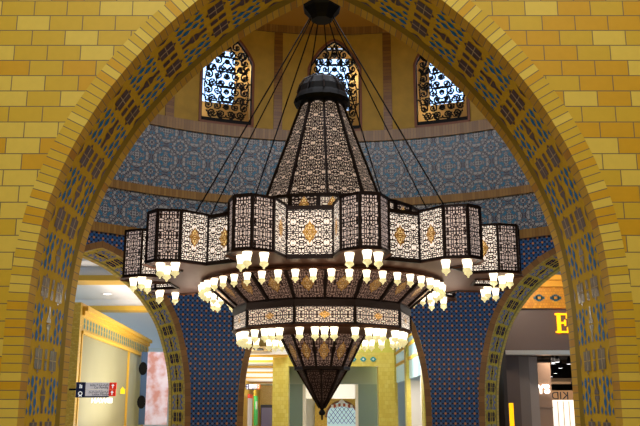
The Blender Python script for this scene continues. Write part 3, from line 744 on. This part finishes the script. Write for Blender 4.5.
# banner beyond the shopfront
pb = empty('advertising_banner', (-6.3,31.0,0), label='tall pink and blue picture banner beyond the glass shopfront', cat='banner')
def posterm(name, c1, c2, c3, s=1.2):
    m, nt, out = newmat(name); g = N(nt); bs = g.n('ShaderNodeBsdfPrincipled'); g.l(bs.outputs[0], out.inputs[0]); t = g.n('ShaderNodeTexCoord'); nz = g.n('ShaderNodeTexNoise'); nz.inputs['Scale'].default_value = s; nz.inputs['Detail'].default_value = 3; g.l(t.outputs['Object'], nz.inputs['Vector'])
    r = g.n('ShaderNodeValToRGB'); e = r.color_ramp.elements; e[0].position = .38; e[0].color = c1; e[1].position = .6; e[1].color = c2; x = e.new(.5); x.color = c3
    g.l(nz.outputs[0], r.inputs[0]); g.l(r.outputs[0], bs.inputs['Base Color']); g.l(r.outputs[0], bs.inputs['Emission Color']); bs.inputs['Emission Strength'].default_value = .35; return m
b = MB(); b.box(-.05,.75,0,.04,1.0,3.6); b.build('picture', posterm('banner_print', lin(190,136,132), lin(214,204,222), lin(206,184,200), 2.2), pb)
b = MB(); b.box(-.28,-.05,-.01,.04,1.0,3.6,0)
for z in (1.8,3.0): b.lathe([(0,-.02),(.22,-.02),(.22,0)], 20, c=(0,0,0)) if False else b.face([(-.2+.16*math.cos(t),-.02,z+.24*math.sin(t)) for t in np.linspace(0,6.283,17)[:-1]], m=1)
b.build('blue_strip', [plain('slate_blue_print', lin(74,104,150), .5), m_black], pb)

# ------------------------------------------------------------------ gallery beyond the middle arch
m_grny = plain('lime_yellow_plaster', lin(214,210,92), .5); m_ycol = brick('lime_yellow_tile', [(0,lin(226,210,104)),(.5,lin(220,202,92)),(.8,lin(230,216,116))], lin(206,186,60), .12, .12, .003, shift=(20,0), bump=.2)
m_gg = plain('grey_green_glass', lin(150,166,164), .3, spec=.7); m_ggd = plain('dark_grey_green_glass', lin(122,144,142), .2, spec=.7)
b = MB(); b.box(-1.4,-.93,25,25.5,0,3.2); tag(b.build('tiled_column', m_ycol), 'broad lime yellow tiled column on the side of the white beamed ceiling', 'column')
b = MB(); b.box(1.73,2.2,25,25.5,0,3.2); tag(b.build('tiled_column', m_ycol), 'lime yellow tiled column beside the light blue clerestory windows', 'column')
b = MB(); b.box(-1.4,2.2,25.001,25.5,3.2,4.9,0); b.box(-.93,1.73,25.02,25.4,2.8,3.2,1); gal = struct(b.build('wall_gallery', [m_grny, m_ycol]), 'lime yellow lintel wall over the grey green glazed entrance')
b = MB()
for k in range(9):
    x = -.78+k*.295
    for P in ([(x-.1,0),(x-.03,-.07),(x+.03,-.07),(x+.1,0),(x+.03,.07),(x-.03,.07)],): b.face([(p[0],24.99,3.0+p[1]) for p in P], m=0)
    b.face([(x-.035,24.985,3.0),(x,24.985,2.965),(x+.035,24.985,3.0),(x,24.985,3.035)], m=1)
b.build('flower_frieze', [plain('turquoise_flower_tile', lin(20,150,160), .4), m_white], gal)
b = MB(); b.box(-2.9,-1.4,22.5,25.5,3.2,3.5); bl = struct(b.build('trim_beam', plain('tan_beam_paint', lin(196,164,88), .6)), 'tan ceiling beam with a dark vent grille')
b = MB(); b.box(-1.85,-1.6,23.2,23.9,3.18,3.2); b.build('vent_grille', m_black, bl)
b = MB(); b.lathe([(.05,3.19),(0,3.188)], 12, c=(-2.0,23.0,0)); b.build('spot_lamp', bpy.data.materials['downlight_glow'], bl)
# beamed white ceiling
b = MB(); b.box(-4.4,-.95,24.5,60,3.12,3.3); cc = struct(b.build('ceiling_gallery', m_white), 'white gallery ceiling crossed by yellow beams')
m_amb = plain('amber_beam_paint', lin(240,186,70), .5)
for y in (24.7,27.6,31.5,36.5,43,52):
    b = MB(); b.box(-4.4,-.95,y,y+.25,3.05,3.12); b.build('ceiling_beam', m_amb, cc)
b = MB(); b.box(-4.4,-4.2,38,60,0,3.25); wg = struct(b.build('wall_gallery_side', m_ytile), 'yellow tiled gallery side wall')
b = MB(); b.box(-4.45,-2.5,59.8,60,0,3.25); struct(b.build('wall_gallery_end', m_ytile), 'yellow gallery end wall')
b = MB(); b.box(-1.15,-.95,25.5,60,0,3.3); struct(b.build('wall_gallery_inner', m_ycol), 'yellow inner gallery wall')
# posters along that wall
for (y, c, nm, lb) in ((49.5, plain('red_white_poster', lin(232,226,226), .4, emit=lin(232,226,226), es=.3), 'red', 'white poster with a red top on the far gallery wall'),
                       (54.2, plain('green_poster', lin(60,180,90), .4, emit=lin(60,180,90), es=.3), 'green', 'green poster on the far gallery wall beside the white one')):
    b = MB(); b.box(-4.2,-4.14,y,y+2.6,.5,2.35,0)
    if nm == 'red': b.box(-4.2,-4.13,y,y+2.6,2.15,2.36,1)
    else: b.box(-4.2,-4.13,y+.6,y+2.0,1.5,2.0,1)
    tag(b.build('wall_poster', [c, m_red if nm == 'red' else m_white]), lb, 'poster')
b = MB(); b.box(-4.15,-3.3,59.7,59.8,0,1.8,0); b.box(-4.1,-3.35,59.66,59.72,0,1.6,1); struct(b.build('door_1', [plain('dark_door_frame', lin(40,34,50), .4), plain('lavender_door_panel', lin(150,142,190), .4)]), 'dark framed lavender door at the gallery end')
way_sign((-2.12,26.7,2.24), .44, 'small grey direction sign with orange arrows under the white beamed ceiling', plain('orange_sign_panel', lin(250,110,40), .4, emit=lin(250,100,30), es=.5))
# glazed entrance
ge = empty('glazed_entrance', (.4,26,0), label='grey green glazed shop entrance between the two lime yellow columns', cat='shopfront')
b = MB(); b.box(-1.33,1.35,0,.12,2.3,2.85); b.build('glass_fascia', m_gg, ge)
b = MB(); b.box(-1.33,-.92,0,.08,0,2.3); b.build('side_pane', m_ggd, ge); b = MB(); b.box(.76,1.35,0,.08,0,2.3); b.build('side_pane', m_ggd, ge)
b = MB(); b.box(-.93,-.84,-.02,.1,0,2.3); b.build('white_post', m_white, ge); b = MB(); b.box(.68,.77,-.02,.1,0,2.3); b.build('white_post', m_white, ge)
b = MB(); b.box(-.5,1.7,29,29.3,1.9,2.6); b.box(-1.0,2.0,26.3,29,2.55,2.65); struct(b.build('trim_bulkhead', m_white), 'white bulkhead inside the entrance')
b = MB(); b.box(-.95,-.5,30,30.3,0,2.6); struct(b.build('wall_inner_bay', plain('pinkish_grey_paint', lin(196,178,170), .6, noise=.15, nscale=2)), 'pinkish grey inner wall')
b = MB(); b.box(-.22,1.5,36,36.2,0,1.97); fw = struct(b.build('wall_far', m_ytile), 'far yellow wall framing the arched leaded window')
b = MB(); b.box(-.9,2.6,36.3,36.5,0,4); struct(b.build('wall_far_back', m_white), 'white far wall')
aw = empty('arched_window', (.92,35.95,0), label='far arched leaded window of pale blue glass with a striped crown', cat='window')
b = MB(); A = [(.62*math.cos(t), 1.2+.62*math.sin(t)) for t in np.linspace(0,math.pi,21)]; b.face([(-.62,0,0),(.62,0,0)]+[(x,0,z) for x, z in A]); b.build('pale_glass', plain('pale_blue_glass', lin(190,220,232), .15, emit=lin(196,224,238), es=.45), aw)
b = MB(); 
for (x0,z0),(x1,z1) in zip(A[:-1],A[1:]): b.bar((x0*1.07,-.02,1.2+(z0-1.2)*1.07),(x1*1.07,-.02,1.2+(z1-1.2)*1.07),.08,.08, nrm=(0,1,0))
b.build('window_surround', plain('brown_surround', lin(128,78,40), .5), aw)
b = MB()
for k in range(-4,5):
    for s in (-1,1):
        x0, x1 = k*.18, k*.18+s*.7; 
        pts = [(x0+(x1-x0)*t, .95+.9*t) for t in np.linspace(0,1,13)]; pts = [p for p in pts if abs(p[0]) < .6 and (p[1] < 1.2 or p[0]**2+(p[1]-1.2)**2 < .36)]
        if len(pts) > 1: b.bar((pts[0][0],-.02,pts[0][1]),(pts[-1][0],-.02,pts[-1][1]),.018,.02)
b.build('leading', plain('lead_cames', lin(90,110,130), .5), aw)
b = MB()
for k in range(-4,5): 
    x = k*.1; b.box(x-.05,x+.05,-.10,-.04,1.66-.02*abs(k),1.80-.02*abs(k), m=abs(k)%2)
b.face([(-.16,-.1,1.8),(.16,-.1,1.8),(.1,-.1,1.88),(0,-.1,1.95),(-.1,-.1,1.88)], m=0); b.build('striped_crown', [m_white, plain('brick_red_paint', lin(170,70,40), .5)], aw)
area('entrance_fill', (.4,31,2.4), (0,0,0), 1.5, 120, (1,.98,.95), 4); area('entrance_fill', (.4,27,2.45), (R_(65),0,0), 1.2, 45, (1,.98,.95), .4); area('clerestory_inner_fill', (3.5,27,2.5), (0,0,0), .4, 60, (1,.97,.93), 5); area('gallery_fill', (-3,27,2.2), (R_(180),0,0), 2.5, 110, (1,.93,.88), 5); area('gallery_fill', (-3.2,54,3.0), (R_(60),0,0), 1, 90, (1,.95,.9)); area('gallery_fill', (-2.8,42,2.2), (R_(180),0,0), 2.5, 170, (1,.95,.9), 16)  # added lights without fixtures, brightening entrance, bulkhead, gallery ceiling, end wall and clerestory pillars
# clerestory side
cs_ = struct(empty('wall_clerestory', (3.0,24,0)), 'clerestory wall of light blue glass panels, yellow piers and white pillars')
m_lb = plain('light_blue_glass', lin(170,206,214), .2, emit=lin(176,212,222), es=.3)
b = MB(); 
for y0, y1 in ((.3,4.4),(5.0,9.2)): b.box(0,.05,y0,y1,2.55,3.9)
b.build('blue_glass_panel', m_lb, cs_)
b = MB()
for y in (-.3,4.4,9.2): b.box(-.1,.04,y,y+.6,0,4.2)
b.build('yellow_pier', m_ycol, cs_)
b = MB()
for z in (3.15,3.62): b.box(-.05,.02,0,9.5,z,z+.1)
b.box(-.08,.04,-.3,9.8,3.9,4.2); b.build('yellow_rail', m_ycorn, cs_)
b = MB(); b.box(.15,.6,1.7,2.6,0,2.55); b.box(.15,.6,6.2,7.2,0,2.55); b.box(1.0,1.1,-.3,9.8,0,2.55,1); b.build('white_pillar', [m_white, plain('grey_recess', lin(160,152,150), .6)], cs_)
area('clerestory_fill', (2.0,26.5,3.0), (0,R_(-75),R_(-20)), 1.0, 60, (1,.98,.95))  # light added in mid-air to brighten the clerestory wall
area('gallery_front_lamp', (.3,22.6,4.6), (R_(50),0,0), 2.0, 80, (1,.97,.88))

# ------------------------------------------------------------------ shop beyond the east arch
m_or = brick('orange_small_tile', [(0,lin(226,150,30)),(.5,lin(216,138,26)),(.8,lin(232,160,40))], lin(180,110,30), .08, .08, .003, shift=(20,0), bump=.2)
b = MB(); b.box(5.3,10,24,24.2,4.4,5.02,0); b.box(5.3,10,23.9,24.2,5.02,5.2,1); b.box(5.3,10,23.8,24.2,5.2,5.35,1)
se = struct(b.build('wall_shop_frieze', [m_or, plain('orange_cornice', lin(240,166,40), .5)]), 'orange tiled frieze over the brown shop fascia')
b = MB()
for k in range(5):
    x = 6.35+k*.48; z = 4.70
    for dx, dz, w_, h in ((0,.06,.05,.04),(0,-.06,.05,.04),(-.1,0,.06,.04),(.1,0,.06,.04),(-.07,.0,.03,.075),(.07,0,.03,.075)): b.box(x+dx-w_, x+dx+w_, 23.98, 24, z+dz-h, z+dz+h, 0)
    b.box(x-.045,x+.045,23.97,24,z-.035,z+.035,1)
b.build('flower_frieze', [plain('slate_flower_tile', lin(50,92,104), .4), m_or], se)
b = MB(); b.box(5.3,10,24.1,24.4,3.2,4.4); struct(b.build('trim_fascia', plain('taupe_fascia', lin(104,84,76), .45)), 'taupe shop fascia panel')
b = MB(); b.box(5.3,10,24.05,24.5,3.08,3.2); struct(b.build('trim_strip', plain('brushed_metal_strip', lin(210,205,200), .3, .6)), 'thin brushed metal strip under the fascia')
m_eg = plain('glowing_amber_letter', lin(255,190,20), .4, emit=lin(255,186,10), es=1.3)
E0 = empty('shop_letter', (6.95,24.03,3.70), label='glowing amber serif letter E on the taupe fascia', cat='sign letter')
b = MB(); X0 = -.13
b.box(X0+.03,X0+.13,0,.08,0,.56); b.box(X0-.02,X0+.36,0,.08,0,.05); b.box(X0-.02,X0+.34,0,.08,.51,.56); b.box(X0+.13,X0+.27,0,.08,.26,.31); b.box(X0+.24,X0+.28,0,.08,.2,.37); b.box(X0+.31,X0+.36,0,.08,0,.16); b.box(X0+.30,X0+.34,0,.08,.41,.56); b.build('letter_face', m_eg, E0)
b = MB(); b.box(5.3,10,24.5,24.6,0,3.1) if False else None
room = MB(); room.box(5.2,5.3,24,36,0,3.6); room.box(5.3,12,35.8,36,0,3.6); room.box(11.9,12,24,36,0,3.6); 
struct(room.build('wall_shop', plain('charcoal_shop_wall', lin(48,38,36), .7)), 'charcoal shop interior walls')
b = MB(); b.box(5.2,12,24.4,36,3.5,3.6); shc = struct(b.build('ceiling_shop', plain('black_shop_ceiling', lin(24,20,20), .7)), 'black open shop ceiling')
b = MB(); 
for y in (26.5,28.5,31): b.box(5.3,12,y,y+.2,3.2,3.3)
for x in (7.6,9): b.tube((x,25,3.3),(x,35,3.3),.1)
b.build('service_duct', plain('dull_duct_metal', lin(110,96,84), .5), shc)
for i, (x, y, z) in enumerate(((7.2,26,2.95),(7.5,26.6,3.0),(7.75,28,3.02),(8.1,27.4,2.98),(8.15,28.6,2.9),(7.95,29.6,2.85),(8.5,30.5,2.8),(8.6,31.5,2.72))):
    o = MB(); o.lathe([(.02,.25),(.05,.2),(.06,.05),(.07,0),(0,.004)], 10, mf=lambda k: 1 if k == 3 else 0)
    s = o.build('spotlight', [m_black, bpy.data.materials['downlight_glow']]); s.location = (x,y,z)
    tag(s, 'small lit track spotlight under the black shop ceiling', 'spotlight', 'spotlights in the dark shop')
for x0, x1, y, c, lb in ((5.32,5.78,24.5,lin(96,78,72),'dark taupe pilaster just inside the glowing yellow bar'),(5.78,6.12,24.7,lin(128,112,104),'grey taupe pilaster between the dark pilaster and the slim one'),(6.16,6.42,24.9,lin(168,150,140),'slim pale taupe pilaster beside the cream sign pillar')):
    b = MB(); b.box(x0,x1,y,y+.3,0,3.07,0); b.box(x0,x1,y-.03,y+.32,0,.12,0); tag(b.build('shop_pilaster', plain('pilaster_paint', c, .5)), lb, 'pilaster')
b = MB(); b.box(6.62,7.1,26,26.4,0,2.95,0); b.box(6.6,7.12,25.98,26.42,1.6,1.62,1)
sp = b.build('sign_pillar', [plain('cream_pillar_paint', lin(178,142,116), .6), plain('pillar_joint', lin(170,140,120), .6)]); tag(sp, 'cream shop pillar carrying glowing white letters', 'pillar')
ys = flat_text('YS', (6.84,25.96,2.14), .36, plain('glowing_white_letter', (1,1,1,1), emit=lin(255,246,230), es=2.5), None, 'shop_lettering', .02, bold=.012); tag(ys, 'glowing white letters YS on the cream shop pillar', 'lettering')
b = MB(); b.box(5.12,5.22,23,23.1,.8,1.72); b.box(5.11,5.23,22.98,23.12,0,.8,1); tag(b.build('light_bar', [m_eg, m_black]), 'upright glowing amber light bar at the foot of the east archway', 'light')
kd = flat_text('KIDS', (7.55,27,1.96), .34, plain('black_window_letter', lin(24,18,18), .5), None, 'window_lettering', .01, flip=True); tag(kd, 'black reversed word KIDS over the white shop display', 'lettering')
b = MB(); b.box(7.2,9.4,27.3,27.4,.9,1.84,0); b.box(7.2,9.4,27.28,27.42,.0,.9,1); b.box(7.2,8.4,27.3,27.4,1.84,2.14,1)
for k in range(12): b.box(7.25+k*.18,7.262+k*.18,27.27,27.3,.95,1.8,1)
tag(b.build('display_stand', [plain('white_lit_display', lin(245,236,220), .5, emit=lin(255,244,226), es=.9), plain('warm_display_goods', lin(170,130,90), .6)]), 'bright white shop display stand below the reversed lettering', 'display')
b = MB(); b.box(7.3,9.6,30,30.2,2.5,2.62); b.box(7.3,8.3,28.0,28.1,2.36,2.44); tag(b.build('hanging_rail', plain('tan_rail_wood', lin(190,150,110), .5)), 'tan rail hanging across the dark shop under its ceiling', 'rail')
area('shop_lamp', (7.6,26,3.1), (0,0,0), 1.5, 60, (1,.85,.7)); area('shop_front_lamp', (5.9,22.0,5.6), (R_(50),0,R_(-10)), 1.2, 110, (1,.88,.7))
b = MB(); b.box(5.2,12,20.6,25,5.6,5.7); struct(b.build('ceiling_east', m_white), 'white ceiling before the shop fascia')

# ------------------------------------------------------------------ rotunda light
for a in range(0,360,60): point('ring_lamp', (CX+2.5*math.sin(R_(a)), CY-2.5*math.cos(R_(a)), 2.85), 12, (1,.86,.68), .12)
area('dome_fill', (.2,13,10.9), (0,0,0), 5, 340, (.86,.9,1), 5)  # added area light without a fixture, lifting the rotunda brightness
area('dome_uplight', (.2,13,8.6), (R_(180),0,0), 3, 60, (1,.85,.6), 3)

wd = bpy.data.worlds.new('sky'); sc.world = wd; wd.use_nodes = True
bg = wd.node_tree.nodes['Background']; bg.inputs[0].default_value = (.4,.62,1,1); bg.inputs[1].default_value = 2.8
sc.view_settings.view_transform = 'Standard'; sc.view_settings.look = 'None'; sc.view_settings.exposure = 0; sc.view_settings.gamma = 1
sc.cycles.max_bounces = 6; sc.cycles.diffuse_bounces = 3; sc.cycles.sample_clamp_indirect = 4
